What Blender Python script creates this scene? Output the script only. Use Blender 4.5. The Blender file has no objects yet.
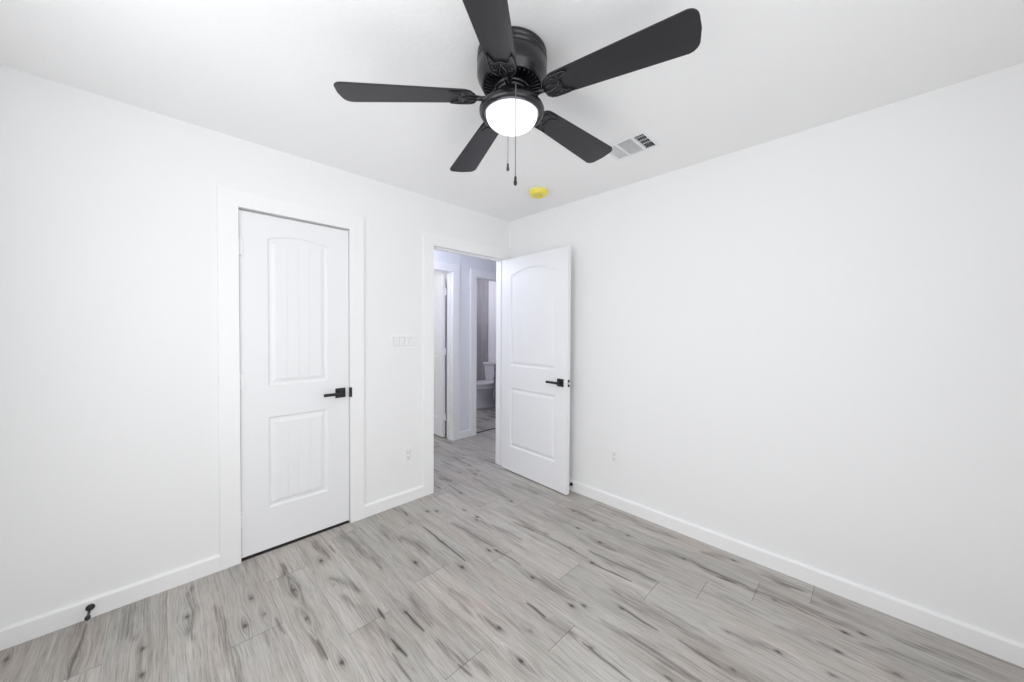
import bpy, math, random
import numpy as np
from mathutils import Vector, Matrix

random.seed(7)
S = bpy.context.scene
COL = S.collection
PI = math.pi
H = 2.44                      # ceiling height

# ------------------------------------------------------------------ camera
YAW, PITCH, ROLL = 0.790649, 0.017484, 0.005248
FPX, SHIFT = 355.123, -3.373
CAMP = (-2.48031, -2.55431, 1.34667)
fw = Vector((math.cos(YAW) * math.cos(PITCH), math.sin(YAW) * math.cos(PITCH), -math.sin(PITCH)))
rt = Vector((math.sin(YAW), -math.cos(YAW), 0))
up = rt.cross(fw)
rt2 = rt * math.cos(ROLL) + up * math.sin(ROLL)
up2 = up * math.cos(ROLL) - rt * math.sin(ROLL)
cd = bpy.data.cameras.new('camera')
cam = bpy.data.objects.new('camera', cd)
COL.objects.link(cam)
M = Matrix((( rt2.x, up2.x, -fw.x, CAMP[0]), (rt2.y, up2.y, -fw.y, CAMP[1]), (rt2.z, up2.z, -fw.z, CAMP[2]), (0, 0, 0, 1)))
cam.matrix_world = M
cd.sensor_width = 36
cd.lens = FPX / 1024 * 36
cd.shift_y = SHIFT / 1024
cd.clip_start = 0.02
S.camera = cam

# ------------------------------------------------------------------ world, exposure
S.view_settings.view_transform = 'Standard'
S.view_settings.look = 'None'
S.view_settings.gamma = 1
S.view_settings.use_curve_mapping = False
S.view_settings.exposure = 0.07
W = bpy.data.worlds.new('World')
S.world = W
W.use_nodes = True
W.node_tree.nodes['Background'].inputs[0].default_value = (0.80, 0.90, 1.0, 1)
W.node_tree.nodes['Background'].inputs[1].default_value = 0.4
S.cycles.max_bounces = 10
S.cycles.diffuse_bounces = 7
S.cycles.use_denoising = True

# ------------------------------------------------------------------ daylight and room lamps
def area(name, loc, target, sx, sy, power, color):
    l = bpy.data.lights.new(name, 'AREA')
    l.shape = 'RECTANGLE'
    l.size, l.size_y, l.energy, l.color = sx, sy, power, color
    o = bpy.data.objects.new(name, l)
    COL.objects.link(o)
    o.location = loc
    d = Vector(target) - Vector(loc)
    o.rotation_euler = d.to_track_quat('-Z', 'Y').to_euler()
    return o
# daylight through the west window; the unseen south window is added for front light
area('unseen_window_light', (-3.06, -1.62, 1.52), (0, -1.62, 1.52), 1.5, 1.35, 18.6, (0.985, 0.99, 1.0))
area('unseen_window_light', (-2.10, -3.18, 1.25), (-2.10, 0, 1.25), 1.3, 1.9, 16.6, (0.985, 0.99, 1.0))
# cool ceiling lamps of the hall and the rooms beyond it
def bulb(name, loc, power, color, r=0.08):
    l = bpy.data.lights.new(name, 'POINT')
    l.energy, l.color, l.shadow_soft_size = power, color, r
    o = bpy.data.objects.new(name, l)
    COL.objects.link(o); o.location = loc
    return o
bulb('hall_lamp', (-0.62, 0.60, 2.05), 7.8, (0.74, 0.77, 1.0))
bulb('bathroom_lamp', (1.05, 2.75, 2.25), 13, (0.90, 0.89, 1.0))
bulb('far_room_lamp', (-1.0, 2.2, 2.2), 15, (1.0, 0.99, 0.97))

# ------------------------------------------------------------------ materials
def mat(name, color, rough=0.5, metal=0.0, spec=0.5, emit=None, estr=0.0):
    m = bpy.data.materials.new(name)
    m.use_nodes = True
    b = m.node_tree.nodes['Principled BSDF']
    b.inputs['Base Color'].default_value = (*color, 1)
    b.inputs['Roughness'].default_value = rough
    b.inputs['Metallic'].default_value = metal
    b.inputs['Specular IOR Level'].default_value = spec
    if emit:
        b.inputs['Emission Color'].default_value = (*emit, 1)
        b.inputs['Emission Strength'].default_value = estr
    return m

def bump(m, scale, strength, dist=0.002, detail=3, kind='noise'):
    nt = m.node_tree
    b = nt.nodes['Principled BSDF']
    tc = nt.nodes.new('ShaderNodeTexCoord')
    if kind == 'noise':
        t = nt.nodes.new('ShaderNodeTexNoise')
        t.inputs['Detail'].default_value = detail
        out = t.outputs['Fac']
    else:
        t = nt.nodes.new('ShaderNodeTexVoronoi')
        t.feature = 'SMOOTH_F1'
        out = t.outputs['Distance']
    t.inputs['Scale'].default_value = scale
    bp = nt.nodes.new('ShaderNodeBump')
    bp.inputs['Strength'].default_value = strength
    bp.inputs['Distance'].default_value = dist
    nt.links.new(tc.outputs['Object'], t.inputs['Vector'])
    nt.links.new(out, bp.inputs['Height'])
    nt.links.new(bp.outputs['Normal'], b.inputs['Normal'])
    return m

WALL = bump(mat('wall_paint', (0.905, 0.905, 0.905), 0.6, spec=0.3), 90, 0.10, 0.002)
CEIL = bump(mat('ceiling_paint', (0.95, 0.95, 0.95), 0.8, spec=0.2), 55, 0.35, 0.003)
TRIM = mat('trim_paint', (0.93, 0.93, 0.93), 0.35, spec=0.4)
DOOR = bump(mat('door_paint', (0.885, 0.888, 0.90), 0.38, spec=0.4), 260, 0.03, 0.0006)
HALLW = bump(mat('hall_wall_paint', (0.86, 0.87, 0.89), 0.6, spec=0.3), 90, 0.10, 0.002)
BLACK = mat('matte_black_metal', (0.012, 0.012, 0.014), 0.42, 0.0, 0.5)
IRON = mat('bronze_black_metal', (0.010, 0.009, 0.011), 0.24, 0.0, 0.55)
STEEL = mat('hinge_satin_white', (0.90, 0.90, 0.90), 0.3, 0.0)
PLATE = mat('white_plastic_plate', (0.92, 0.92, 0.92), 0.3)
SLOT = mat('dark_slot', (0.05, 0.05, 0.05), 0.6)
DUCT = mat('duct_dark', (0.03, 0.03, 0.035), 0.7)
VENTW = mat('vent_white_enamel', (0.86, 0.87, 0.88), 0.4)
YELLOW = mat('yellow_plastic', (0.90, 0.77, 0.11), 0.35, spec=0.5)
PORC = mat('white_porcelain', (0.80, 0.79, 0.81), 0.12, spec=0.6)
VANITY = mat('vanity_grey_paint', (0.24, 0.24, 0.27), 0.5)
COUNTER = mat('white_countertop', (0.78, 0.78, 0.80), 0.2)
CHAIN = mat('chain_metal', (0.16, 0.16, 0.17), 0.35, 0.0)
GAP = mat('shadow_gap', (0.06, 0.054, 0.05), 0.9)  # dark sub-floor in the joints, also the painted shade under the closet door
GLASS = mat('lit_frosted_glass', (0.6, 0.62, 0.68), 0.3, emit=(0.90, 0.93, 1.0), estr=1.05)

def blade_material():
    m = mat('blade_charcoal_wood', (0.035, 0.034, 0.037), 0.42, spec=0.5)
    nt = m.node_tree
    b = nt.nodes['Principled BSDF']
    tc = nt.nodes.new('ShaderNodeTexCoord')
    mp = nt.nodes.new('ShaderNodeMapping')
    mp.inputs['Scale'].default_value = (4, 120, 20)
    n = nt.nodes.new('ShaderNodeTexNoise')
    n.inputs['Scale'].default_value = 1.0
    n.inputs['Detail'].default_value = 4
    cr = nt.nodes.new('ShaderNodeValToRGB')
    cr.color_ramp.elements[0].color = (0.011, 0.010, 0.013, 1)
    cr.color_ramp.elements[1].color = (0.018, 0.017, 0.020, 1)
    nt.links.new(tc.outputs['Object'], mp.inputs['Vector'])
    nt.links.new(mp.outputs['Vector'], n.inputs['Vector'])
    nt.links.new(n.outputs['Fac'], cr.inputs['Fac'])
    nt.links.new(cr.outputs['Color'], b.inputs['Base Color'])
    return m
BLADE = blade_material()

def tile_material():
    m = mat('grey_wood_look_tile', (0.2, 0.19, 0.2), 0.35)
    nt = m.node_tree
    b = nt.nodes['Principled BSDF']
    tc = nt.nodes.new('ShaderNodeTexCoord')
    sx = nt.nodes.new('ShaderNodeSeparateXYZ')
    ad = nt.nodes.new('ShaderNodeMath'); ad.operation = 'ADD'
    cb = nt.nodes.new('ShaderNodeCombineXYZ')
    br = nt.nodes.new('ShaderNodeTexBrick')
    br.inputs['Color1'].default_value = (0.37, 0.36, 0.38, 1)
    br.inputs['Color2'].default_value = (0.46, 0.445, 0.47, 1)
    br.inputs['Mortar'].default_value = (0.58, 0.55, 0.58, 1)
    br.inputs['Scale'].default_value = 1.0
    br.inputs['Brick Width'].default_value = 0.6
    br.inputs['Row Height'].default_value = 0.15
    br.inputs['Mortar Size'].default_value = 0.003
    n = nt.nodes.new('ShaderNodeTexNoise'); n.inputs['Scale'].default_value = 1.0
    mp = nt.nodes.new('ShaderNodeMapping'); mp.inputs['Scale'].default_value = (40, 40, 2)
    mx = nt.nodes.new('ShaderNodeMix'); mx.data_type = 'RGBA'; mx.blend_type = 'MULTIPLY'
    cr = nt.nodes.new('ShaderNodeValToRGB')
    cr.color_ramp.elements[0].color = (0.6, 0.6, 0.6, 1); cr.color_ramp.elements[1].color = (1.2, 1.2, 1.2, 1)
    L = nt.links.new
    L(tc.outputs['Object'], sx.inputs[0]); L(sx.outputs['X'], ad.inputs[0]); L(sx.outputs['Y'], ad.inputs[1])
    L(sx.outputs['Z'], cb.inputs['X']); L(ad.outputs[0], cb.inputs['Y']); L(cb.outputs[0], br.inputs['Vector'])
    L(tc.outputs['Object'], mp.inputs['Vector']); L(mp.outputs[0], n.inputs['Vector']); L(n.outputs['Fac'], cr.inputs['Fac'])
    mx.inputs['Factor'].default_value = 1.0
    L(br.outputs['Color'], mx.inputs['A']); L(cr.outputs['Color'], mx.inputs['B']); L(mx.outputs['Result'], b.inputs['Base Color'])
    return m
TILE = tile_material()

def floor_material():
    m = mat('grey_oak_planks', (0.36, 0.34, 0.32), 0.42, spec=0.35)
    nt = m.node_tree
    N = nt.nodes.new
    L = nt.links.new
    b = nt.nodes['Principled BSDF']
    def attr(n):
        a = N('ShaderNodeAttribute'); a.attribute_name = n; return a.outputs['Fac']
    def math_(op, a, c=None):
        q = N('ShaderNodeMath'); q.operation = op
        for i, v in enumerate((a, c)):
            if v is None: continue
            if isinstance(v, (int, float)): q.inputs[i].default_value = v
            else: L(v, q.inputs[i])
        return q.outputs[0]
    def noise(vx, vy, vz, detail=4, rough=0.6, dist=0.0):
        c = N('ShaderNodeCombineXYZ')
        for i, v in enumerate((vx, vy, vz)):
            if isinstance(v, (int, float)): c.inputs[i].default_value = v
            else: L(v, c.inputs[i])
        t = N('ShaderNodeTexNoise'); t.inputs['Scale'].default_value = 1.0
        t.inputs['Detail'].default_value = detail; t.inputs['Roughness'].default_value = rough
        t.inputs['Distortion'].default_value = dist
        L(c.outputs[0], t.inputs['Vector']); return t.outputs['Fac']
    def ramp(f, stops):
        r = N('ShaderNodeValToRGB')
        els = r.color_ramp.elements
        while len(els) < len(stops): els.new(0.5)
        for e, (p, c) in zip(els, stops): e.position = p; e.color = (*c, 1)
        L(f, r.inputs['Fac']); return r.outputs['Color']
    def mix(mode, fac, a, c):
        x = N('ShaderNodeMix'); x.data_type = 'RGBA'; x.blend_type = mode
        if isinstance(fac, (int, float)): x.inputs['Factor'].default_value = fac
        else: L(fac, x.inputs['Factor'])
        for k, v in (('A', a), ('B', c)):
            if isinstance(v, tuple): x.inputs[k].default_value = (*v, 1)
            else: L(v, x.inputs[k])
        return x.outputs['Result']
    tc = N('ShaderNodeTexCoord'); sp = N('ShaderNodeSeparateXYZ'); L(tc.outputs['Object'], sp.inputs[0])
    pr, kn, st, wp = attr('plank'), attr('knot'), attr('streak'), attr('warp')
    wob = noise(math_('MULTIPLY', sp.outputs['X'], 6), math_('MULTIPLY', sp.outputs['Y'], 1.6), math_('MULTIPLY', pr, 31), 2)
    cx = math_('ADD', math_('ADD', sp.outputs['X'], wp), math_('MULTIPLY', wob, 0.03))
    z = math_('MULTIPLY', pr, 53.0)
    fine = noise(math_('MULTIPLY', cx, 420), math_('MULTIPLY', sp.outputs['Y'], 13), z, 2, 0.6)
    line = noise(math_('MULTIPLY', cx, 170), math_('MULTIPLY', sp.outputs['Y'], 4.5), z, 3, 0.7)
    mid = noise(math_('MULTIPLY', cx, 80), math_('MULTIPLY', sp.outputs['Y'], 2.6), z, 4, 0.65)
    broad = noise(math_('MULTIPLY', cx, 22), math_('MULTIPLY', sp.outputs['Y'], 1.6), z, 3, 0.55)
    hue = noise(math_('MULTIPLY', sp.outputs['X'], 5), math_('MULTIPLY', sp.outputs['Y'], 2.0), z, 2, 0.5)
    base = ramp(broad, [(0.28, (0.370, 0.347, 0.322)), (0.46, (0.462, 0.440, 0.415)), (0.70, (0.520, 0.503, 0.482))])
    base = mix('MULTIPLY', 1.0, base, ramp(mid, [(0.30, (0.78, 0.765, 0.755)), (0.48, (1, 1, 1)), (0.75, (1.08, 1.08, 1.08))]))
    base = mix('MULTIPLY', 1.0, base, ramp(line, [(0.33, (0.73, 0.71, 0.69)), (0.45, (1, 1, 1)), (0.72, (1.12, 1.12, 1.12))]))
    base = mix('MULTIPLY', 1.0, base, ramp(fine, [(0.30, (0.82, 0.81, 0.80)), (0.5, (1, 1, 1)), (0.75, (1.14, 1.14, 1.14))]))
    base = mix('MULTIPLY', 0.55, base, ramp(hue, [(0.35, (0.97, 1.0, 0.97)), (0.5, (1, 0.99, 0.97)), (0.66, (1.02, 0.95, 0.915))]))
    base = mix('MULTIPLY', 1.0, base, ramp(pr, [(0.0, (0.91, 0.91, 0.91)), (1.0, (1.05, 1.05, 1.05))]))
    sm = N('ShaderNodeMapRange'); sm.interpolation_type = 'SMOOTHSTEP'
    sm.inputs['From Min'].default_value = 0.62; sm.inputs['From Max'].default_value = 0.40
    L(math_('ADD', math_('MULTIPLY', line, 0.6), math_('MULTIPLY', mid, 0.4)), sm.inputs['Value'])
    stf = math_('MULTIPLY', st, math_('ADD', math_('MULTIPLY', sm.outputs[0], 1.05), 0.25))
    base = mix('MIX', stf, base, (0.115, 0.097, 0.085))
    knf = math_('MULTIPLY', kn, math_('ADD', math_('MULTIPLY', fine, 1.0), 0.55))
    nn = N('ShaderNodeClamp'); L(knf, nn.inputs[0])
    base = mix('MIX', nn.outputs[0], base, (0.030, 0.024, 0.021))
    L(base, b.inputs['Base Color'])
    bp = N('ShaderNodeBump'); bp.inputs['Strength'].default_value = 0.15; bp.inputs['Distance'].default_value = 0.001
    L(fine, bp.inputs['Height']); L(bp.outputs['Normal'], b.inputs['Normal'])
    rr = math_('ADD', math_('MULTIPLY', mid, 0.2), 0.36)
    L(rr, b.inputs['Roughness'])
    return m
FLOOR = floor_material()

# ------------------------------------------------------------------ mesh helpers
class MB:
    def __init__(s): s.v = []; s.f = []; s.sm = []
    def add(s, vs, fs, smooth=False):
        o = len(s.v); s.v += [tuple(v) for v in vs]
        for f in fs: s.f.append(tuple(i + o for i in f)); s.sm.append(smooth)
        return s
    def box(s, x0, x1, y0, y1, z0, z1):
        return s.add([(x0, y0, z0), (x1, y0, z0), (x1, y1, z0), (x0, y1, z0), (x0, y0, z1), (x1, y0, z1), (x1, y1, z1), (x0, y1, z1)],
                     [(0, 3, 2, 1), (4, 5, 6, 7), (0, 1, 5, 4), (1, 2, 6, 5), (2, 3, 7, 6), (3, 0, 4, 7)])
    def lathe(s, prof, n=48, c=(0, 0, 0), sx=1, sy=1, axis='z', smooth=True, close=True):
        vs = []; fs = []
        for r, z in prof:
            for i in range(n):
                a = 2 * PI * i / n
                p = (r * math.cos(a) * sx, r * math.sin(a) * sy, z)
                if axis == 'x': p = (p[2], p[0], p[1])
                if axis == 'y': p = (p[0], p[2], p[1])
                vs.append((p[0] + c[0], p[1] + c[1], p[2] + c[2]))
        for j in range(len(prof) - 1):
            for i in range(n):
                k = (i + 1) % n
                q = (j * n + i, j * n + k, (j + 1) * n + k, (j + 1) * n + i)
                fs.append(q if axis != 'y' else q[::-1])
        s.add(vs, fs, smooth)
        if close:
            o = len(s.v) - len(vs)
            s.f.append(tuple(o + i for i in range(n))[::-1]); s.sm.append(False)
            s.f.append(tuple(o + (len(prof) - 1) * n + i for i in range(n))); s.sm.append(False)
        return s
    def tube(s, pts, r, n=8, caps=True):
        pts = [Vector(p) for p in pts]; vs = []; fs = []
        rr = r if isinstance(r, (list, tuple)) else [r] * len(pts)
        prev = None
        for i, p in enumerate(pts):
            t = (pts[min(i + 1, len(pts) - 1)] - pts[max(i - 1, 0)]).normalized()
            if prev is None:
                a = Vector((0, 0, 1)) if abs(t.z) < 0.9 else Vector((1, 0, 0))
                u = t.cross(a).normalized()
            else:
                u = (prev - t * prev.dot(t)).normalized()
            prev = u; w = t.cross(u)
            for k in range(n):
                an = 2 * PI * k / n
                vs.append(p + (u * math.cos(an) + w * math.sin(an)) * rr[i])
        for i in range(len(pts) - 1):
            for k in range(n):
                l = (k + 1) % n
                fs.append((i * n + k, i * n + l, (i + 1) * n + l, (i + 1) * n + k))
        s.add(vs, fs, True)
        if caps:
            o = len(s.v) - len(vs)
            s.f.append(tuple(o + k for k in range(n))[::-1]); s.sm.append(False)
            s.f.append(tuple(o + (len(pts) - 1) * n + k for k in range(n))); s.sm.append(False)
        return s
    def prism(s, outline, z0, z1, smooth=False):
        n = len(outline)
        vs = [(x, y, z0) for x, y in outline] + [(x, y, z1) for x, y in outline]
        fs = [tuple(range(n))[::-1], tuple(range(n, 2 * n))]
        fs += [(i, (i + 1) % n, n + (i + 1) % n, n + i) for i in range(n)]
        return s.add(vs, fs, smooth)
    def loft(s, rings, smooth=True):
        n = len(rings[0]); vs = [p for r in rings for p in r]; fs = []
        for j in range(len(rings) - 1):
            for i in range(n):
                k = (i + 1) % n
                fs.append((j * n + i, j * n + k, (j + 1) * n + k, (j + 1) * n + i))
        s.add(vs, fs, smooth)
        o = len(s.v) - len(vs)
        s.f.append(tuple(o + i for i in range(n))[::-1]); s.sm.append(False)
        s.f.append(tuple(o + (len(rings) - 1) * n + i for i in range(n))); s.sm.append(False)
        return s
    def build(s, name, material, parent=None, loc=(0, 0, 0), rot=(0, 0, 0), bevel=0.0, seg=2):
        me = bpy.data.meshes.new(name)
        me.from_pydata(s.v, [], s.f)
        me.polygons.foreach_set('use_smooth', s.sm)
        me.update()
        me.materials.append(material)
        o = bpy.data.objects.new(name, me)
        COL.objects.link(o)
        o.location = loc; o.rotation_euler = rot
        if parent: o.parent = parent
        if bevel:
            b = o.modifiers.new('bevel', 'BEVEL'); b.width = bevel; b.segments = seg
            b.limit_method = 'ANGLE'; b.angle_limit = math.radians(40)
        return o

def tag(o, label, cat, group=None):
    o['label'] = label; o['category'] = cat
    if group: o['group'] = group
    return o
def struct(o, label=None, cat=None):
    o['kind'] = 'structure'
    if label: o['label'] = label
    if cat: o['category'] = cat
    return o
def empty(name, loc, label, cat, rz=0, group=None):
    o = bpy.data.objects.new(name, None)
    COL.objects.link(o); o.location = loc; o.rotation_euler = (0, 0, rz)
    o.empty_display_size = 0.1
    return tag(o, label, cat, group)

# ------------------------------------------------------------------ floor
PW = 0.19
JOINTS = {0: -2.364, 1: -2.155, 2: -1.954, 3: -1.770, 4: -1.385, 5: -1.02, 6: -1.62, 7: -0.86, 8: -1.42, 9: -0.95, 10: -0.31,
          11: -0.67, 12: -1.05, 13: -0.75, 14: -0.40, 15: -1.10}
PLEN = 1.30
def px_floor(x, y):
    d = fw + rt2 * ((x - 512) / FPX) - up2 * ((y - 341 - SHIFT) / FPX)
    t = -CAMP[2] / d.z
    return CAMP[0] + d.x * t, CAMP[1] + d.y * t
# knots, cracks and soft brown streaks of the boards (each at its place on the boards)
KN = [(321,561,1),(427.6,511.4,.9),(436.6,511,.9),(442,542,.8),(462,567,1),(415.6,562.5,1),(489,550.5,.9),(496.5,550.5,.9),(477,517,.9),
      (476.5,520,.7),(464.4,510,.7),(460.8,493,1),(459.7,472.3,.8),(478,470.8,.8),(511.5,501.2,.9),(570,548,.6),(577.8,528,.9),(599.7,542.5,1),
      (592,562.8,1),(573,511,.7),(593.5,520.6,.7),(628,535.5,.8),(684,558.5,.8),(733.4,560.3,.8),(775,600,.6),(845,632.6,1),(862.5,634,.9),
      (838,651.3,.9),(832,675,.6),(897,674.4,.6),(6,659.6,.7),(75,657,.6),(143,648.7,.8),(142,675,.8),(187,617,.8),(251,598.3,.7),(245,626,.9),
      (264.5,614,.5),(294,590,.8),(306.6,618.5,.7),(341.7,662.7,.9),(398,648,.8),(405.8,612.3,.8),(499,628,.9),(520.8,661,1),(571.6,605.7,1),
      (584,605.7,.8),(532.5,577.5,.9),(621.7,608.3,.8),(591,648,.7),(778,651.8,.9),(728,632,.5),(733,669.8,.6),(530.5,631,.4),(334,585,.3)]
CR = [(329,545.5,335.3,552.5,.5),(403.4,511.4,407.3,516,.7),(423.7,527,465,560.6,.75),(453.4,523,492.5,546.5,.45),(496,550,520.6,564.5,.6),
      (512.8,521.5,533,531,.6),(448.7,484.8,460.8,493,.6),(544,534.7,587,558,.55),(592,563,631,581.5,.75),(590,552,654,580,.45),
      (718,577,735,582.6,.7),(86.7,624.4,67,680.7,.5),(276,618,284.5,634,.5),(317.5,640,327,659,.6),(377.7,609,384.7,618,.9),
      (391,640,406.6,655.7,.8),(405,612,424,630.7,.8),(392.5,654,411,680.7,.45),(527,603.3,545,616.6,.8),(459,665,471.6,676,.6),
      (621.7,608,657,630,.7),(583.4,643,630,680.7,.6),(678.7,640,719,666.6,.5),(665,676,672,681,.6),(636,592,645,600,.3),(773,581,790,588,.5)]
ST = [(315,541.5,327.5,558.8,.4),(282,565,298,596,.5),(341.5,532,380.6,568,.35),(333.7,577.5,358.7,590,.45),(380.6,526,399,541.5,.4),
      (392,508,403,511,.3),(403,537,427,553,.5),(453.4,523,492.5,546.5,.35),(481.5,521.5,520.6,538.7,.4),(500,508,536,528,.3),(440,478,450,481,.5),
      (475,479,508,497,.35),(513,484,536,493.5,.4),(520,522,545,534,.4),(546.6,514,577.8,528,.35),(589,538,614,550,.35),(590,552,654,580,.5),
      (568,508,607.5,525,.5),(607.5,527,628,535.5,.35),(650,545.6,679,558,.45),(614,513,673,538,.4),(660,550,684,558.5,.5),(688,560,754,591,.5),
      (705,552,736.6,561.6,.5),(766,575.6,800.6,589.7,.5),(719,594,747.5,610,.25),(757,591,820,615,.45),(800,609,858,631,.45),(803,638.5,839,651,.45),
      (865.6,645,959,676,.42),(826,600,842,606,.4),(191.6,588.5,191.6,638.5,.45),(216.6,607,240,682,.35),(287,582,296,596,.5),(345.6,596,392.5,641.6,.35),
      (410,595,430,623,.35),(338,579,358,590,.3),(479,616.6,499,628,.5),(451,590,470,612,.3),(512,654,538.7,676,.4),(545,617,573,637,.35),
      (535.6,579,573,599,.45),(438.7,643,485.6,673,.35),(613,591.6,716,648,.35),(603.7,621,700,682,.5),(734,634,778,652,.4),(700,654,751.6,680.7,.4),
      (781,627.6,839,652,.4),(125,600,130,640,.35),(300,597,322,655,.35),(640,600,700,630,.2),(900,640,1000,675,.35)]

def plank_list(x0, x1, y0, y1):
    out = []
    k0 = int(math.floor(-x1 / PW + 1e-6)); k1 = int(math.ceil(-x0 / PW - 1e-6))
    for k in range(k0, k1):
        a, b = max(x0, -(k + 1) * PW), min(x1, -k * PW)
        j = JOINTS.get(k, -((k * 0.437) % 1) * PLEN)
        j0 = j + math.floor((y0 - j) / PLEN) * PLEN
        y = j0; i = 0
        while y < y1:
            c, d = max(y, y0), min(y + PLEN, y1)
            if d - c > 0.002: out.append((a, b, c, d, random.Random(k * 131 + round(y * 100)).random()))
            y += PLEN; i += 1
    return out

def make_floor():
    V = []; Fq = []; PR = []; off = 0
    def piece(x0, x1, y0, y1, gx, gy):
        nonlocal off
        for (a, b, c, d, r) in plank_list(x0, x1, y0, y1):
            g = 0.0002; ge = 0.0007
            nx = max(2, int(round((b - a) / gx)) + 1); ny = max(2, int(round((d - c) / gy)) + 1)
            X, Y = np.meshgrid(np.linspace(a + g, b - g, nx), np.linspace(c + ge, d - ge, ny))
            V.append(np.stack([X.ravel(), Y.ravel(), np.zeros(X.size)], 1))
            PR.append(np.full(X.size, r))
            idx = np.arange(nx * ny).reshape(ny, nx) + off
            Fq.append(np.stack([idx[:-1, :-1], idx[:-1, 1:], idx[1:, 1:], idx[1:, :-1]], -1).reshape(-1, 4))
            off += nx * ny
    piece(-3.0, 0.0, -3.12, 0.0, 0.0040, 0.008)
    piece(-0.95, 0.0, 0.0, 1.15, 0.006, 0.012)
    piece(-2.6, -0.95, 0.75, 1.15, 0.2, 0.5)  # boards left out under the closet door; bare dark sub-floor stands in for shade
    piece(0.0, 1.6, 0.14, 1.15, 0.2, 0.5)
    piece(-2.6, 0.3, 1.15, 3.6, 0.2, 0.5)
    piece(0.3, 2.1, 1.15, 2.4, 0.014, 0.03)
    piece(0.3, 2.1, 2.4, 3.6, 0.2, 0.5)
    v = np.concatenate(V); pr = np.concatenate(PR); f = np.concatenate(Fq)
    n = len(v)
    kn = np.zeros(n); st = np.zeros(n); wp = np.zeros(n)
    x, y = v[:, 0], v[:, 1]
    def seg(A, B, w, taper=True):
        ax, ay = A; bx, by = B
        dx, dy = bx - ax, by - ay; L2 = dx * dx + dy * dy + 1e-9
        t = ((x - ax) * dx + (y - ay) * dy) / L2
        tc = np.clip(t, 0, 1)
        # gentle meander of the streak
        L = math.sqrt(L2)
        mx = 0.10 * w * np.sin(tc * L * 60 + ax * 40) + 0.3 * w * np.sin(tc * L * 23 + ay * 70)
        ex = x - ax - tc * dx + mx; ey = y - ay - tc * dy
        d2 = ex ** 2 + ey ** 2 * 0.35
        ww = w * (0.35 + 0.65 * np.sin(np.clip(0.12 + 0.76 * tc, 0, 1) * PI)) if taper else w
        return np.exp(-d2 / (ww * ww))
    for (px, py, a) in KN:
        cx, cy = px_floor(px, py)
        m = (abs(x - cx) < 0.2) & (abs(y - cy) < 0.4)
        wob = 1 + 0.25 * np.sin(np.arctan2(y[m] - cy, x[m] - cx) * 3 + px)
        d = ((x[m] - cx) / 0.0075) ** 2 + ((y[m] - cy) / 0.013) ** 2
        kn[m] = np.maximum(kn[m], 1.05 * a * np.exp(-d * wob))
        d2 = ((x[m] - cx) / 0.017) ** 2 + ((y[m] - cy) / 0.045) ** 2
        st[m] = np.maximum(st[m], 0.55 * a * np.exp(-d2))
        wp[m] += 0.02 * np.sign(x[m] - cx + 1e-6) * -np.exp(-((x[m] - cx) / 0.045) ** 2 - ((y[m] - cy) / 0.09) ** 2)
    for (x0, y0, x1, y1, a) in CR:
        kn = np.maximum(kn, 1.15 * a * seg(px_floor(x0, y0), px_floor(x1, y1), 0.0058))
    for (x0, y0, x1, y1, a) in ST:
        st = np.maximum(st, 1.25 * a * seg(px_floor(x0, y0), px_floor(x1, y1), 0.024))
    # the hall's boards
    rnd = random.Random(5)
    for i in range(26):
        cx, cy = rnd.uniform(-0.9, 0), rnd.uniform(0.02, 1.1)
        l = rnd.uniform(0.1, 0.35)
        st = np.maximum(st, rnd.uniform(.3, .65) * seg((cx, cy), (cx + rnd.uniform(-.02, .02), cy + l), 0.02))
        if i % 2: kn = np.maximum(kn, .6 * seg((cx, cy), (cx, cy + 0.03), 0.009))
    for i in range(40):
        cx, cy = rnd.uniform(0.4, 1.8), rnd.uniform(1.15, 2.3)
        st = np.maximum(st, rnd.uniform(.4, .9) * seg((cx, cy), (cx + rnd.uniform(-.03, .03), cy + rnd.uniform(.1, .5)), 0.035))
    # dark sub-floor seen in the joints and, as painted shade, under the closet door
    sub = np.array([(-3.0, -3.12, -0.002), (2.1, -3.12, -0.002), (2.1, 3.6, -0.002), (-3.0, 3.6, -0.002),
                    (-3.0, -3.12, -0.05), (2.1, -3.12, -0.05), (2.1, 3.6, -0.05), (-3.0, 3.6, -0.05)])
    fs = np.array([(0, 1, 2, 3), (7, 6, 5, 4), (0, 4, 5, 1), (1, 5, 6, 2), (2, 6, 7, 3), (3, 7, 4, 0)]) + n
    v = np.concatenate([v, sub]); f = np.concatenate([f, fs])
    z8 = np.zeros(8)
    me = bpy.data.meshes.new('floor')
    me.vertices.add(len(v)); me.vertices.foreach_set('co', v.ravel())
    me.loops.add(f.size); me.loops.foreach_set('vertex_index', f.ravel().astype(np.int32))
    me.polygons.add(len(f)); me.polygons.foreach_set('loop_start', np.arange(0, f.size, 4, dtype=np.int32))
    me.update(calc_edges=True); me.validate()
    for nm, arr in (('plank', pr), ('knot', kn), ('streak', st), ('warp', wp)):
        at = me.attributes.new(nm, 'FLOAT', 'POINT')
        at.data.foreach_set('value', np.concatenate([arr, z8]).astype(np.float32))
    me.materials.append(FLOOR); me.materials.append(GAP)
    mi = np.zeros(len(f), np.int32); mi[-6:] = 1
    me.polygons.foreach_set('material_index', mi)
    o = bpy.data.objects.new('floor', me); COL.objects.link(o)
    struct(o, 'grey oak-look plank floor with dark knots', 'floor')
make_floor()

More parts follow.
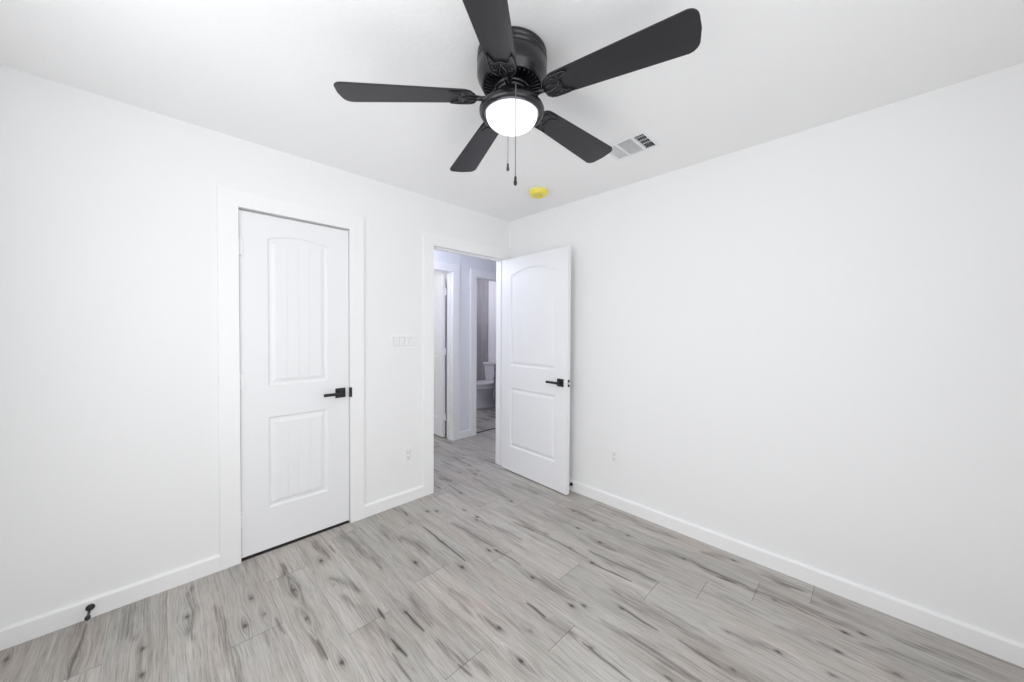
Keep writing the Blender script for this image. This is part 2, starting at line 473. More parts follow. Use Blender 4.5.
# ------------------------------------------------------------------ shell of the room
XW, YS, T = -3.0, -3.12, 0.12
VX0, VX1, VY0, VY1 = -0.595, -0.418, -1.661, -1.421      # duct hole of the ceiling vent
c = MB()
c.box(XW - T, VX0, YS - T, 0, H, H + 0.1); c.box(VX1, T, YS - T, 0, H, H + 0.1)
c.box(VX0, VX1, YS - T, VY0, H, H + 0.1); c.box(VX0, VX1, VY1, 0, H, H + 0.1)
struct(c.build('ceiling', CEIL), 'white textured bedroom ceiling', 'ceiling')
# wall with the two doors (opening edges)
C0, C1, CZ = -2.160, -1.546, 2.047
E0, E1, EZ = -0.878, -0.062, 2.052
w = MB()
w.box(XW - T, C0 - 0.012, 0, T, 0, H); w.box(C0 - 0.012, C1 + 0.012, 0, T, CZ + 0.012, H); w.box(C1 + 0.012, E0 - 0.012, 0, T, 0, H)
w.box(E0 - 0.012, E1 + 0.012, 0, T, EZ + 0.012, H); w.box(E1 + 0.012, T, 0, T, 0, H)
struct(w.build('wall_left', WALL), 'white wall with the closet door and the entry', 'wall')
struct(MB().box(0, T, YS - T, 0, 0, H).build('wall_right', WALL), 'long blank white wall on the right', 'wall')
# walls behind the camera; the south window opening is added for front light
w = MB(); a0, a1, z0, z1 = -2.38, -0.86, 0.83, 2.21
w.box(XW - T, XW, YS - T, a0, 0, H); w.box(XW - T, XW, a1, 0, 0, H); w.box(XW - T, XW, a0, a1, 0, z0); w.box(XW - T, XW, a0, a1, z1, H)
struct(w.build('wall_back', WALL), 'white wall behind the viewer with a window', 'wall')
f = MB(); b0, b1 = -2.76, -1.44
w = MB()
z0, z1 = 0.28, 2.22
w.box(XW, b0, YS - T, YS, 0, H); w.box(b1, 0, YS - T, YS, 0, H); w.box(b0, b1, YS - T, YS, 0, z0); w.box(b0, b1, YS - T, YS, z1, H)
struct(w.build('wall_front', WALL), 'white wall behind the viewer facing the closet', 'wall')
def window_frame(name, horizontal, c0, c1, pos, z0, z1):
    m = MB(); t = 0.03
    def bx(a, b, q0, q1):
        if horizontal: m.box(a, b, pos, pos + 0.03, q0, q1)
        else: m.box(pos, pos + 0.03, a, b, q0, q1)
    bx(c0, c0 + t, z0, z1); bx(c1 - t, c1, z0, z1); bx(c0 + t, c1 - t, z0, z0 + t); bx(c0 + t, c1 - t, z1 - t, z1)
    struct(m.build(name, TRIM), 'white frame of an unseen window behind the viewer', 'window')
window_frame('window_1', False, a0, a1, XW - 0.05, 0.83, 2.21)
window_frame('added_window', True, b0, b1, YS - 0.05, 0.28, 2.22)  # added window, out of view, placed for soft front light
# hall walls: far wall with two door openings
HY = 1.05
L0, L1, LZ, BZ = -0.74, 0.060, 2.070, 2.045          # far room doorway
B0, B1 = 0.425, 1.165                     # bathroom doorway
w = MB()
w.box(-2.6, L0 - .012, HY, HY + T, 0, H); w.box(L0 - .012, L1 + .012, HY, HY + T, LZ + .012, H); w.box(L1 + .012, B0 - .012, HY, HY + T, 0, H)
w.box(B0 - .012, B1 + .012, HY, HY + T, BZ + .012, H); w.box(B1 + .012, 2.1, HY, HY + T, 0, H)
struct(w.build('wall_hall', HALLW), 'pale hall wall between the far doorway and the bathroom doorway', 'wall')
w = MB(); w.box(-1.04, -0.98, T, HY, 0, H); w.box(1.5, 1.6, 0.14, HY, 0, H); w.box(T, 1.6, 0.06, 0.14, 0, H)
struct(w.build('wall_hall_end', HALLW), 'pale end wall of the hall', 'wall')
struct(MB().box(-2.6, 2.1, T, 3.6, H, H + 0.1).build('ceiling_hall', CEIL), 'white ceiling of the hall and rooms beyond', 'ceiling')
w = MB(); w.box(0.20, 0.30, HY + T, 3.3, 0, H)
struct(w.build('wall_between', HALLW), 'partition between far room and bathroom', 'wall')
struct(MB().box(2.0, 2.1, HY + T, 2.62, 0, H).build('wall_bathroom', HALLW), 'pale bathroom wall behind the toilet tank', 'wall')
w = MB(); w.box(1.99, 2.1, 2.62, 3.3, 0, H); w.box(0.3, 2.1, 3.3, 3.4, 0, H)
struct(w.build('wall_tiled', TILE), 'grey wood-look tiled wall at the end of the bathroom', 'wall')
w = MB(); w.box(-2.6, 0.3, 3.4, 3.5, 0, H); w.box(-2.6, -2.5, HY + T, 3.4, 0, H)
struct(w.build('wall_far', WALL), 'white walls of the far room', 'wall')

# baseboards
BH, BT = 0.089, 0.018
CW = 0.094                                             # casing width
def bb(name, x0, x1, y0, y1, label):
    m = MB(); ch = 0.009
    if x1 - x0 > y1 - y0:      # runs along x, face at y0
        pr = [(y1, 0), (y0, 0), (y0, BH - ch), (y0 + ch, BH), (y1, BH)]
        vs = [(x0, a, b) for a, b in pr] + [(x1, a, b) for a, b in pr]
        m.add(vs, [(0, 1, 2, 3, 4)[::-1], (5, 6, 7, 8, 9)] + [(i, (i + 1) % 5, 5 + (i + 1) % 5, 5 + i) for i in range(5)])
    else:                      # runs along y, face at x0
        pr = [(x1, 0), (x0, 0), (x0, BH - ch), (x0 + ch, BH), (x1, BH)]
        vs = [(a, y0, b) for a, b in pr] + [(a, y1, b) for a, b in pr]
        m.add(vs, [(0, 1, 2, 3, 4), (5, 6, 7, 8, 9)[::-1]] + [((i + 1) % 5, i, 5 + i, 5 + (i + 1) % 5) for i in range(5)])
    struct(m.build(name, TRIM, bevel=0.0012), label, 'baseboard')
bb('baseboard_left', XW, C0 - CW, -BT, 0, 'white baseboard left of the closet door')
bb('baseboard_middle', C1 + CW, E0 - CW, -BT, 0, 'white baseboard between closet door and entry')
bb('baseboard_right', -BT, 0, YS, -0.02, 'white baseboard along the right wall')
bb('baseboard_hall', L1 + CW, B0 - CW, HY - BT, HY, 'short white baseboard between the two hall doorways')

# casings and jambs
def casing(name, x0, x1, zt, yf, sgn, label, wl=CW, wr=CW, depth=T, rside=True):
    """flat casing round an opening, on the face at yf; sgn -1: room is towards -y"""
    m = MB(); th = 0.019; rv = 0.006
    ya, yb = (yf - th, yf) if sgn < 0 else (yf, yf + th)
    m.box(x0 - wl, x0 - rv + 0.006, ya, yb, 0, zt)
    m.box(x1, x1 + wr, ya, yb, 0, zt)
    m.box(x0 - wl, x1 + wr, ya, yb, zt, zt + 0.095)
    # jambs lining the opening
    j0, j1 = (yf, yf + depth)
    m.box(x0 - 0.012, x0, j0, j1, 0, zt); m.box(x1, x1 + 0.012, j0, j1, 0, zt); m.box(x0 - 0.012, x1 + 0.012, j0, j1, zt, zt + 0.012)
    # stops
    s0 = 0.042
    m.box(x0, x0 + 0.01, yf + s0, yf + s0 + 0.03, 0, zt); m.box(x1 - 0.01, x1, yf + s0, yf + s0 + 0.03, 0, zt); m.box(x0 + 0.01, x1 - 0.01, yf + s0, yf + s0 + 0.03, zt - 0.01, zt)
    return struct(m.build(name, TRIM, bevel=0.001), label, 'door casing')
t1 = casing('trim_1', C0, C1, CZ, 0, -1, 'flat white casing round the closed closet door')
t2 = casing('trim_2', E0, E1, EZ, 0, -1, 'flat white casing round the open entry doorway', wr=0.060)
t3 = casing('trim_3', L0, L1, LZ, HY, -1, 'white casing round the left doorway in the hall', wl=CW)
t4 = casing('trim_4', B0, B1, BZ, HY, -1, 'white casing round the bathroom doorway')
struct(MB().box(B0, B1, HY + 0.03, HY + 0.055, 0, 0.006).build('trim_5', SLOT), 'dark threshold strip under the bathroom doorway', 'threshold')
# black strike plate on the closet casing
MB().box(C1 - 0.002, C1 + 0.010, -0.021, 0.004, 0.885, 0.952).build('strike_plate', BLACK, t1)['label'] = 'black strike plate on the closet door frame'
# dark interior behind the closet door
struct(MB().box(-2.7, -1.1, 0.7, 0.78, 0, H).box(-2.78, -2.7, T, 0.78, 0, H).box(-1.1, -1.04, T, 0.78, 0, H).build('wall_closet', WALL), 'back wall inside the closet', 'wall')

# ------------------------------------------------------------------ moulded two-panel doors
def door_face(wd, ht, planks, pads, gd):
    """height field of a two-panel arched door face: grid in (u, z) with depth; u 0..wd, z 0..ht"""
    ml, mr, p1, p2, q1, q2, rise = pads          # panel left/right margins, lower panel z, upper panel z, arch rise
    ul, ur = ml, wd - mr
    offs = [0, 0.003, 0.007, 0.012, 0.018, 0.024, 0.038, 0.044]
    def prof(d):
        pts = [(0, 0), (0.003, -0.0035), (0.007, -0.0080), (0.012, -0.0095), (0.018, -0.0095), (0.024, -0.0080), (0.038, -0.0022), (0.044, -0.0015)]
        if d <= 0: return 0.0
        for (a, b), (c2, d2) in zip(pts, pts[1:]):
            if d <= c2: return b + (d2 - b) * (d - a) / (c2 - a)
        return pts[-1][1]
    us = {0.0, wd} | {ul + o for o in offs} | {ur - o for o in offs}
    f0, f1 = ul + 0.044, ur - 0.044
    gro = []
    for i in range(1, planks):
        g = f0 + (f1 - f0) * i / planks; gro.append(g)
        us |= {g - 0.003, g, g + 0.003}
    for i in range(1, 16): us.add(f0 + (f1 - f0) * i / 16 + 0.0007)
    us = sorted(us)
    def zlines(u):
        uu = min(max(u, ul), ur)
        s = (uu - ul) / (ur - ul) * 2 - 1
        arch = rise * (1 - s * s)
        zl = [0.0] + [p1 + o for o in offs] + [p2 - o for o in reversed(offs)] + [q1 + o for o in offs]
        top = q2 + arch
        return zl + [top - o for o in reversed(offs)] + [ht], top
    vs = []; nr = None
    for u in us:
        zl, top = zlines(u); nr = len(zl)
        for z in zl:
            d = 0
            if ul < u < ur:
                if p1 < z < p2: d = min(u - ul, ur - u, z - p1, p2 - z)
                elif q1 < z < top - 1e-7: d = min(u - ul, ur - u, z - q1, top - z)
            h = prof(d)
            if d > 0.0435 and any(abs(u - g) < 1e-6 for g in gro): h -= gd
            vs.append((u, h, z))
    nc = len(us)
    fs = [(i * nr + j, (i + 1) * nr + j, (i + 1) * nr + j + 1, i * nr + j + 1) for i in range(nc - 1) for j in range(nr - 1)]
    return vs, fs, nc, nr

def make_door(name, wd, ht, planks, pads, label, gd=0.0022):
    """slab: hinge edge at u=0, front face at y=0 (normal -y), thickness 0.035 towards +y"""
    TH = 0.035
    vs, fs, nc, nr = door_face(wd, ht, planks, pads, gd)
    m = MB()
    m.add([(u, -h, z) for u, h, z in vs], fs)
    m.add([(u, TH + h, z) for u, h, z in vs], [f[::-1] for f in fs])
    n = nc * nr
    def rim(idx):
        for a, b in zip(idx, idx[1:]): m.f.append((a, a + n, b + n, b)); m.sm.append(False)
    rim([i * nr for i in range(nc)][::-1]); rim([i * nr + nr - 1 for i in range(nc)])
    rim(list(range(nr))); rim([(nc - 1) * nr + j for j in range(nr)][::-1])
    o = m.build(name, DOOR)
    return struct(o, label, 'door')

def lever(parent, u, z, y, out, dirn, label):
    """square rose with a flat lever; out = -1/+1 outward direction in y, dirn = lever direction in u"""
    r = MB().box(u - 0.0325, u + 0.0325, min(y, y + out * 0.009), max(y, y + out * 0.009), z - 0.0325, z + 0.0325).build('door_handle', BLACK, parent, bevel=0.002)
    r['label'] = label
    m = MB()
    m.lathe([(0.0115, 0.0), (0.0115, 0.045)], 20, (0, 0, 0), axis='y')
    mm = MB(); mm.v = [(u + a, y + out * (0.009 + b), z + c2) for a, b, c2 in m.v]; mm.f = m.f; mm.sm = m.sm
    ya, yb = sorted((y + out * 0.044, y + out * 0.055))
    xa, xb = sorted((u - dirn * 0.012, u + dirn * 0.118))
    mm.box(xa, xb, ya, yb, z - 0.0095, z + 0.0095)
    mm.build('lever', BLACK, r, bevel=0.0015)
    return r

def hinge(parent, u, y, z, h=0.089, leaf=None):
    m = MB()
    for k in range(5):
        m.lathe([(0.0080, z - h / 2 + k * h / 5 + 0.0006), (0.0080, z - h / 2 + (k + 1) * h / 5 - 0.0006)], 14, (u, y, 0))
    m.lathe([(0.004, z - h / 2 - 0.005), (0.004, z + h / 2 + 0.005)], 10, (u, y, 0))
    m.box(u + 0.004, u + 0.016, y - 0.003, y + 0.0065, z - h / 2, z + h / 2)
    if leaf: m.box(leaf[0], leaf[1], y - 0.012, y + 0.004, z - h / 2, z + h / 2)
    return m.build('hinge', STEEL, parent)

DZ = 0.0165
# door_1: closed closet door; hinge edge at C0, front face y = 0.004
d1 = make_door('door_1', 0.606, 2.018, 4, (0.136, 0.136, 0.249, 0.803, 0.993, 1.882, 0.030), 'closed white closet door with black lever handle')
d1.location = (C0 + 0.004, 0.003, DZ)
for z in (1.808, 1.030, 0.228): hinge(d1, -0.003, -0.0075, z)
lever(d1, 0.549, 0.903, 0, -1, -1, 'matte black lever handle with square rose')
# door_2: entry door swung open against the right wall (local u runs from the hinge to the free edge)
d2 = make_door('door_2', 0.814, 2.030, 5, (0.125, 0.125, 0.235, 0.800, 1.010, 1.865, 0.055), 'open white entry door beside the right wall', 0.0007)
d2.location = (-0.1015, -0.010, 0.010)
d2.rotation_euler = (0, 0, math.radians(-90 - 2.1))
lever(d2, 0.744, 0.914, 0, -1, -1, 'matte black lever handle on the visible face')
lever(d2, 0.744, 0.914, 0.035, 1, -1, 'matte black lever handle on the wall side')
lp = MB().box(0.8135, 0.8155, 0.006, 0.029, 0.885, 0.943).build('latch_plate', BLACK, d2)
lp['label'] = 'black latch plate on the free edge'
MB().box(0.8155, 0.824, 0.011, 0.024, 0.906, 0.922).build('latch_bolt', STEEL, lp)
for z in (1.808, 1.030, 0.228): hinge(d2, -0.003, 0.041, z)
# door_3: far-room door in the hall, swung inwards
d3 = make_door('door_3', 0.790, 2.040, 5, (0.125, 0.125, 0.235, 0.800, 1.010, 1.865, 0.055), 'white door standing open in the left doorway of the hall')
d3.location = (L1 - 0.002, HY + T + 0.030, DZ)
d3.rotation_euler = (0, 0, math.radians(90))
for z in (1.820, 1.075, 0.255): hinge(d3, -0.014, 0.016, z, leaf=(-0.028, 0.0))
lever(d3, 0.72, 0.908, 0.035, 1, -1, 'matte black lever handle')

# ------------------------------------------------------------------ ceiling fan
FX, FY = -1.4836, -1.5394
fan = empty('ceiling_fan', (FX, FY, H), 'black five-blade ceiling fan with a lit glass bowl', 'ceiling fan')
hs = MB().lathe([(0.0, 0), (0.132, 0), (0.136, -0.004), (0.136, -0.016), (0.131, -0.019), (0.131, -0.024), (0.138, -0.028), (0.138, -0.035),
                 (0.133, -0.038), (0.133, -0.043), (0.138, -0.047), (0.137, -0.090), (0.134, -0.100), (0.128, -0.112), (0.122, -0.122), (0.119, -0.128), (0.115, -0.130), (0.112, -0.126),
                 (0.066, -0.128), (0.066, -0.120), (0.0, -0.120)], 72, close=False).build('motor_housing', IRON, fan)
# radial cooling ribs of the vented ring under the motor
rb = MB()
for i in range(36):
    a = 2 * PI * i / 36
    ca, sa = math.cos(a), math.sin(a)
    def P(r, t, z): return (r * ca - t * sa, r * sa + t * ca, z)
    vs = [P(0.070, -.0022, -.128), P(0.112, -.0036, -.126), P(0.112, .0036, -.126), P(0.070, .0022, -.128),
          P(0.070, -.0016, -.140), P(0.110, -.0026, -.134), P(0.110, .0026, -.134), P(0.070, .0016, -.140)]
    rb.add(vs, [(0, 1, 2, 3), (7, 6, 5, 4), (0, 4, 5, 1), (1, 5, 6, 2), (2, 6, 7, 3), (3, 7, 4, 0)])
rb.lathe([(0.062, -0.126), (0.070, -0.126), (0.072, -0.143), (0.064, -0.145)], 48, close=False)
rb.build('vented_ring', IRON, hs)
fl = MB().lathe([(0.0, -0.120), (0.060, -0.120), (0.060, -0.150), (0.056, -0.154), (0.040, -0.156), (0.036, -0.176), (0.0, -0.176)], 48, close=False).build('flywheel', IRON, fan)

def blade_outline():
    r0, R, w0, w1 = 0.150, 0.660, 0.105, 0.151
    pts = []
    def arc(cx, cy, rx, ry, a0, a1, n=8):
        for i in range(n + 1):
            a = a0 + (a1 - a0) * i / n
            pts.append((cx + rx * math.cos(a), cy + ry * math.sin(a)))
    c = 0.036
    # tip (slightly bowed), then the rounded root
    arc(R - c, -w1 / 2 + c, c, c, -PI / 2, -0.10)
    pts.append((R + 0.004, 0))
    arc(R - c, w1 / 2 - c, c, c, 0.10, PI / 2)
    arc(r0 + 0.042, w0 / 2 - 0.040, 0.042, 0.040, PI / 2, PI)
    arc(r0 + 0.042, -w0 / 2 + 0.040, 0.042, 0.040, PI, 1.5 * PI)
    return pts
BO = blade_outline()
# ornate blade bracket: outline of a winged plate, in blade coordinates
half = [(0.098, 0.008), (0.132, 0.009), (0.142, 0.018), (0.146, 0.031), (0.156, 0.041), (0.172, 0.0455), (0.190, 0.0465), (0.210, 0.0470), (0.228, 0.0455),
        (0.243, 0.0425), (0.232, 0.0375), (0.220, 0.0335), (0.210, 0.0280), (0.204, 0.0215), (0.204, 0.0155), (0.208, 0.0100), (0.209, 0.0050), (0.206, 0.0)]
IRON_O = [(x, -y) for x, y in half[:-1]] + [(half[-1][0], 0)] + [(x, y) for x, y in half[:-1]][::-1]
PHI, PITCHB, ZB = 2.4874, -0.172, 2.2657 - H
ORD = [0, 2, 3, 4, 1]
AOF = [-0.0297, -0.0057, 0.0152, 0.0072, 0.0130]
DRP = [0.0169, -0.0107, 0.0011, 0.0191, 0.0072]
for k in range(5):
    a = PHI + ORD[k] * 2 * PI / 5 + AOF[k]
    beta = DRP[k] / 0.45
    bl = MB().prism(BO, -0.003, 0.003).build('blade', BLADE, fan, (0, 0, ZB + 0.2 * beta), (PITCHB, beta, a), bevel=0.002)
    ir = MB()
    ir.prism(IRON_O, -0.0075, -0.0032)
    # raised scroll work on the bracket
    rim = [(x, y, -0.0085) for x, y in IRON_O[2:-2]]
    ir.tube(rim, 0.0026, 6)
    for sg in (-1, 1):
        sc = []
        for i in range(15):
            t = i / 14 * 1.6 * PI
            r = 0.013 * (1 - i / 20)
            sc.append((0.176 + r * math.cos(t + 0.4), sg * (0.026 + r * math.sin(t + 0.4)), -0.0088))
        ir.tube(sc, [0.0028 - 0.0001 * i for i in range(15)], 6)
        ir.tube([(0.135, sg * 0.004, -0.0088), (0.155, sg * 0.012, -0.009), (0.166, sg * 0.012, -0.009), (0.186, sg * 0.005, -0.009), (0.202, 0, -0.0088)], [0.0022, 0.003, 0.003, 0.0026, 0.0015], 6)
        ir.lathe([(0.0, -0.0105), (0.004, -0.0098), (0.005, -0.0075)], 12, (0.200, sg * 0.036, 0), close=False)
    ir.lathe([(0.0, -0.0115), (0.005, -0.0100), (0.0065, -0.0075)], 12, (0.196, 0, 0), close=False)
    # curved arm up to the flywheel
    ir.tube([(0.046, 0, 0.034), (0.066, 0, 0.028), (0.083, 0, 0.010), (0.098, 0, -0.004), (0.118, 0, -0.008), (0.140, 0, -0.006)], [0.010, 0.009, 0.0085, 0.008, 0.0085, 0.010], 10)
    ir.build('blade_bracket', IRON, bl)
lk = MB().lathe([(0.0, -0.172), (0.034, -0.172), (0.040, -0.178), (0.052, -0.186), (0.078, -0.200), (0.104, -0.209), (0.118, -0.211), (0.126, -0.215), (0.1285, -0.222),
                 (0.1275, -0.232), (0.122, -0.239), (0.113, -0.2415), (0.106, -0.240), (0.104, -0.236), (0.103, -0.228), (0.0, -0.222)], 72, close=False).build('light_kit', IRON, fan)
gl = [(0.1015, -0.228), (0.1015, -0.240)]
for i in range(1, 13):
    t = i / 12 * PI / 2
    gl.append((0.1010 * math.cos(t), -0.240 - 0.058 * math.sin(t)))
gl[-1] = (0.0, -0.298)
MB().lathe(gl, 64, close=False).build('glass_bowl', GLASS, fan)['label'] = 'glowing frosted glass bowl'
# pull chains: one on the near side, one behind the bowl
def chain(px, py, zt, zb, lbl):
    m = MB().tube([(px * 0.93, py * 0.93, zt + 0.012), (px, py, zt + 0.004), (px, py, zt - 0.01), (px, py, zb)], 0.0017, 6)
    o = m.build('pull_chain', CHAIN, fan); o['label'] = lbl
    MB().lathe([(0.0, 0.0), (0.003, -0.001), (0.0045, -0.006), (0.0052, -0.012), (0.004, -0.015), (0.0055, -0.018), (0.0068, -0.025), (0.0055, -0.032), (0.0, -0.035)],
               14, (px, py, zb), close=False).build('fob', BLACK, o)
nd = Vector((CAMP[0] - FX, CAMP[1] - FY, 0)).normalized()
sd = Vector((-nd.y, nd.x, 0))
p = nd * 0.1300 + sd * 0.014
chain(p.x, p.y, -0.212, 1.908 - H, 'longer pull chain hanging in front of the bowl')
p = -nd * 0.1265 + sd * -0.016
chain(p.x, p.y, -0.212, 2.074 - H, 'shorter pull chain hanging behind the bowl')
fl_light = bpy.data.lights.new('fan_lamp', 'POINT'); fl_light.energy = 1.2; fl_light.color = (0.95, 0.97, 1.0); fl_light.shadow_soft_size = 0.09
lo = bpy.data.objects.new('fan_lamp', fl_light); COL.objects.link(lo); lo.location = (FX, FY, H - 0.44)
fan_lamp = lo

# ------------------------------------------------------------------ ceiling register
vx, vy = (VX0 + VX1) / 2, (VY0 + VY1) / 2
vent = empty('ceiling_vent', (vx, vy, H), 'white rectangular air register in the ceiling beside the fan', 'vent')
hx, hy = 0.0885, 0.120
fr = MB(); ox, oy = 0.103, 0.135
for (x0, x1, y0, y1) in ((-ox, -hx + .004, -oy, oy), (hx - .004, ox, -oy, oy), (-hx + .004, hx - .004, -oy, -hy + .004), (-hx + .004, hx - .004, hy - .004, oy)):
    fr.box(x0, x1, y0, y1, -0.007, 0.0)
for yy in (-0.049, 0.049): fr.box(-hx + .004, hx - .004, yy - 0.007, yy + 0.007, -0.007, 0.006)
fr.build('frame', VENTW, vent, bevel=0.0015)
du = MB(); du.box(-hx, hx, -hy, hy, 0.09, 0.095)
for (x0, x1, y0, y1) in ((-hx, -hx + .002, -hy, hy), (hx - .002, hx, -hy, hy), (-hx, hx, -hy, -hy + .002), (-hx, hx, hy - .002, hy)): du.box(x0, x1, y0, y1, 0.001, 0.09)
du.build('duct', DUCT, vent)
def slats(name, y0, y1, along, tilt):
    m = MB()
    if along == 'x':
        n = 5
        for i in range(n):
            yc = y0 + (y1 - y0) * (i + 0.5) / n
            dy = 0.0065 * tilt
            vs = [(-hx + .003, yc - dy, -0.004), (hx - .003, yc - dy, -0.004), (hx - .003, yc + dy, 0.010), (-hx + .003, yc + dy, 0.010)]
            m.add(vs + [(a, b + 0.0012, c2) for a, b, c2 in vs], [(0, 1, 2, 3), (7, 6, 5, 4), (0, 4, 5, 1), (1, 5, 6, 2), (2, 6, 7, 3), (3, 7, 4, 0)])
        for xx in (-0.042, 0.0, 0.042): m.box(xx - .0012, xx + .0012, y0, y1, 0.004, 0.012)
    else:
        n = 9
        for i in range(n):
            xc = -hx + 2 * hx * (i + 0.5) / n
            dx = 0.0068 * tilt
            vs = [(xc - dx, y0, -0.004), (xc - dx, y1, -0.004), (xc + dx, y1, 0.008), (xc + dx, y0, 0.008)]
            m.add(vs + [(a + 0.0012, b, c2) for a, b, c2 in vs], [(0, 3, 2, 1), (4, 5, 6, 7), (0, 1, 5, 4), (1, 2, 6, 5), (2, 3, 7, 6), (3, 0, 4, 7)])
    return m.build(name, VENTW, vent)
slats('louver_panel', -hy + .004, -0.056, 'x', 1)
slats('louver_panel', -0.042, 0.042, 'y', -0.05)
slats('louver_panel', 0.056, hy - .004, 'x', -0.55)

# ------------------------------------------------------------------ smoke detector under its yellow cover
sdt = empty('smoke_detector', (-0.39, -0.726, H), 'round yellow covered smoke detector on the ceiling near the corner', 'smoke detector')
MB().lathe([(0.0, 0), (0.072, 0), (0.072, -0.008), (0.068, -0.010), (0.0, -0.010)], 48, close=False).build('base', PLATE, sdt)
MB().lathe([(0.0, -0.008), (0.0735, -0.006), (0.0745, -0.010), (0.072, -0.014), (0.068, -0.034), (0.063, -0.040), (0.030, -0.043), (0.028, -0.039), (0.0, -0.039)], 48, close=False).build('dust_cover', YELLOW, sdt)

# ------------------------------------------------------------------ switch, outlets, door stops
sw = empty('light_switch', (-1.139, 0, 1.265), 'white four-gang rocker switch plate between closet door and entry', 'light switch')
m = MB()
m.box(-0.103, 0.103, -0.007, 0, 0.0345, 0.058).box(-0.103, 0.103, -0.007, 0, -0.058, -0.0345)
xs = [-0.103] + [v for i in range(4) for v in (-0.069 + 0.046 * i - 0.0178, -0.069 + 0.046 * i + 0.0178)] + [0.103]
for a, b in zip(xs[0::2], xs[1::2]): m.box(a, b, -0.007, 0, -0.0345, 0.0345)
m.build('plate', PLATE, sw, bevel=0.001)
for i in range(4):
    x = -0.069 + 0.046 * i
    m = MB()
    m.add([(x - .0165, -0.001, -.033), (x + .0165, -0.001, -.033), (x + .0165, -0.001, .033), (x - .0165, -0.001, .033),
           (x - .0155, -0.0075, -.032), (x + .0155, -0.0075, -.032), (x + .0155, -0.0120, .032), (x - .0155, -0.0120, .032)],
          [(4, 5, 6, 7), (0, 1, 5, 4), (1, 2, 6, 5), (2, 3, 7, 6), (3, 0, 4, 7)])
    m.build('rocker', PLATE, sw, bevel=0.0008)

def outlet(loc, rz, label):
    o = empty('electrical_outlet', loc, label, 'outlet', rz)
    m = MB().box(-0.038, 0.038, -0.008, 0, 0.0350, 0.060).box(-0.038, 0.038, -0.008, 0, -0.060, -0.0350)
    m.box(-0.038, -0.0182, -0.008, 0, -0.0350, 0.0350).box(0.0182, 0.038, -0.008, 0, -0.0350, 0.0350)
    m.build('plate', PLATE, o, bevel=0.0015)
    r = MB().box(-0.0165, 0.0165, -0.0065, -0.001, -0.0332, 0.0332).build('receptacle', PLATE, o, bevel=0.001)
    for zc in (-0.0180, 0.0180):
        q = MB()
        q.box(-0.0078, -0.0055, -0.0069, -0.0060, zc - 0.001, zc + 0.0075).box(0.0055, 0.0078, -0.0069, -0.0060, zc - 0.001, zc + 0.0075)
        q.box(-0.0022, 0.0022, -0.0069, -0.0060, zc - 0.0085, zc - 0.0042)
        q.build('slots', SLOT, r)
    return o
outlet((-1.099, 0, 0.366), 0, 'white outlet low on the wall between closet door and entry')
outlet((0, -1.179, 0.385), -PI / 2, 'white outlet low on the long right wall past the open door')

def door_stop(loc, rz, label):
    o = empty('door_stop', loc, label, 'door stop', rz)
    MB().lathe([(0.0, 0), (0.0150, 0), (0.0150, -0.004), (0.011, -0.009), (0.007, -0.013), (0.0, -0.013)], 28, axis='y', close=False).build('base', BLACK, o)
    MB().lathe([(0.0050, -0.010), (0.0050, -0.080)], 16, axis='y').build('rod', BLACK, o)
    MB().lathe([(0.0, -0.076), (0.008, -0.076), (0.0095, -0.082), (0.0095, -0.090), (0.008, -0.094), (0.0, -0.097)], 24, axis='y', close=False).build('rubber_tip', BLACK, o)
    return o
door_stop((-2.724, -BT, 0.052), 0, 'black door stop on the baseboard left of the closet door')
door_stop((-BT, -0.792, 0.057), -PI / 2, 'black door stop on the baseboard behind the open entry door')

# ------------------------------------------------------------------ bathroom
TY, TX = 2.27, 1.995
toilet = empty('toilet', (TX, TY, 0), 'white toilet seen through the bathroom doorway', 'toilet', PI / 2)
# local frame: the wall behind is y = 0, the bowl points to +y (rotated to world -x)
def ring(cy, rx, ry, z, n=32, back=None):
    out = []
    for i in range(n):
        a = 2 * PI * i / n
        y = cy + ry * math.sin(a)
        if back is not None: y = max(y, back)
        out.append((rx * math.cos(a), y, z))
    return out
m = MB().loft([ring(0.36, 0.115, 0.23, 0), ring(0.36, 0.108, 0.22, 0.03), ring(0.37, 0.082, 0.195, 0.08), ring(0.38, 0.080, 0.19, 0.18),
               ring(0.42, 0.115, 0.225, 0.27), ring(0.435, 0.145, 0.245, 0.33), ring(0.445, 0.180, 0.263, 0.352), ring(0.445, 0.184, 0.266, 0.365), ring(0.445, 0.184, 0.266, 0.398)])
m.box(-0.11, 0.11, 0.02, 0.24, 0.30, 0.398)
m.build('bowl', PORC, toilet, bevel=0.004)
tk = MB().loft([[(-.19, .015, .40), (.19, .015, .40), (.19, .20, .40), (-.19, .20, .40)], [(-.225, .012, .735), (.225, .012, .735), (.225, .215, .735), (-.225, .215, .735)]], False).build('tank', PORC, toilet, bevel=0.015, seg=3)
MB().box(-0.237, 0.237, 0.006, 0.226, 0.735, 0.775).build('tank_lid', PORC, toilet, bevel=0.008, seg=3)
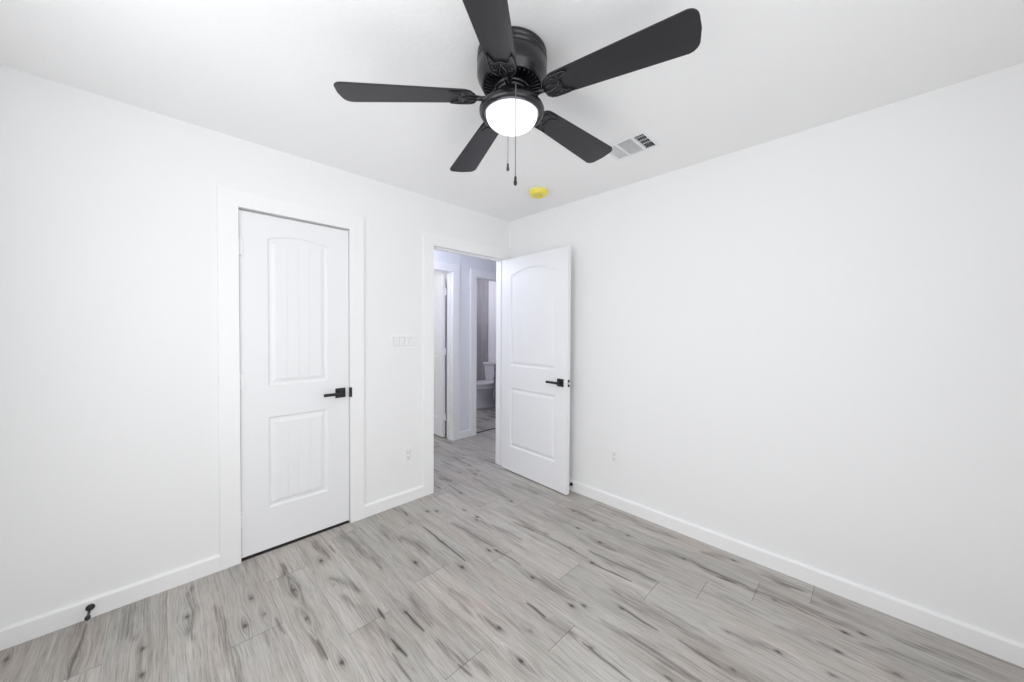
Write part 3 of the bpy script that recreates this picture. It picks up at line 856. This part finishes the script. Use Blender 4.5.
MB().loft([ring(0.443, 0.172, 0.250, 0.396, back=0.235), ring(0.443, 0.172, 0.250, 0.411, back=0.235), ring(0.445, 0.188, 0.267, 0.413, back=0.225), ring(0.445, 0.188, 0.267, 0.424, back=0.225)]).build('seat', PORC, toilet)
MB().loft([ring(0.443, 0.188, 0.267, 0.424, back=0.22), ring(0.443, 0.190, 0.269, 0.440, back=0.22), ring(0.443, 0.172, 0.248, 0.451, back=0.235)]).build('seat_lid', PORC, toilet)
MB().lathe([(0.0, 0.0), (0.008, 0.0), (0.008, 0.014), (0.0, 0.014)], 12, (-0.16, 0.214, 0.68), axis='y', close=False).box(-0.165, -0.105, 0.226, 0.234, 0.674, 0.686).build('flush_lever', STEEL, tk)

van = empty('bathroom_vanity', (1.772, 1.600, 0), 'grey bathroom vanity with white top beside the toilet', 'vanity')
m = MB(); m.box(-0.20, 0.22, -0.37, 0.37, 0.09, 0.79); m.box(-0.14, 0.22, -0.37, 0.37, 0, 0.09)
m.build('cabinet', VANITY, van, bevel=0.002)
MB().box(-0.222, 0.22, -0.385, 0.388, 0.79, 0.825).build('countertop', COUNTER, van, bevel=0.004)
for y0 in (-0.355, 0.005):
    d = MB().box(-0.218, -0.20, y0, y0 + 0.35, 0.12, 0.60); 
    d.box(-0.222, -0.218, y0, y0 + 0.05, 0.12, 0.60); d.box(-0.222, -0.218, y0 + 0.30, y0 + 0.35, 0.12, 0.60)
    d.box(-0.222, -0.218, y0 + 0.05, y0 + 0.30, 0.12, 0.17); d.box(-0.222, -0.218, y0 + 0.05, y0 + 0.30, 0.55, 0.60)
    d = d.build('door', VANITY, van)
    k = MB().lathe([(0.0, -0.248), (0.012, -0.246), (0.013, -0.240), (0.006, -0.234), (0.006, -0.222)], 16, (0, y0 + (0.32 if y0 < 0 else 0.32), 0.55), axis='x', close=False).build('knob', BLACK, d)
    w2 = MB().box(-0.218, -0.20, y0, y0 + 0.35, 0.62, 0.775).build('drawer', VANITY, van, bevel=0.002)
    MB().lathe([(0.0, -0.244), (0.012, -0.242), (0.013, -0.236), (0.006, -0.230), (0.006, -0.218)], 16, (0, y0 + 0.30, 0.70), axis='x', close=False).build('knob', BLACK, w2)
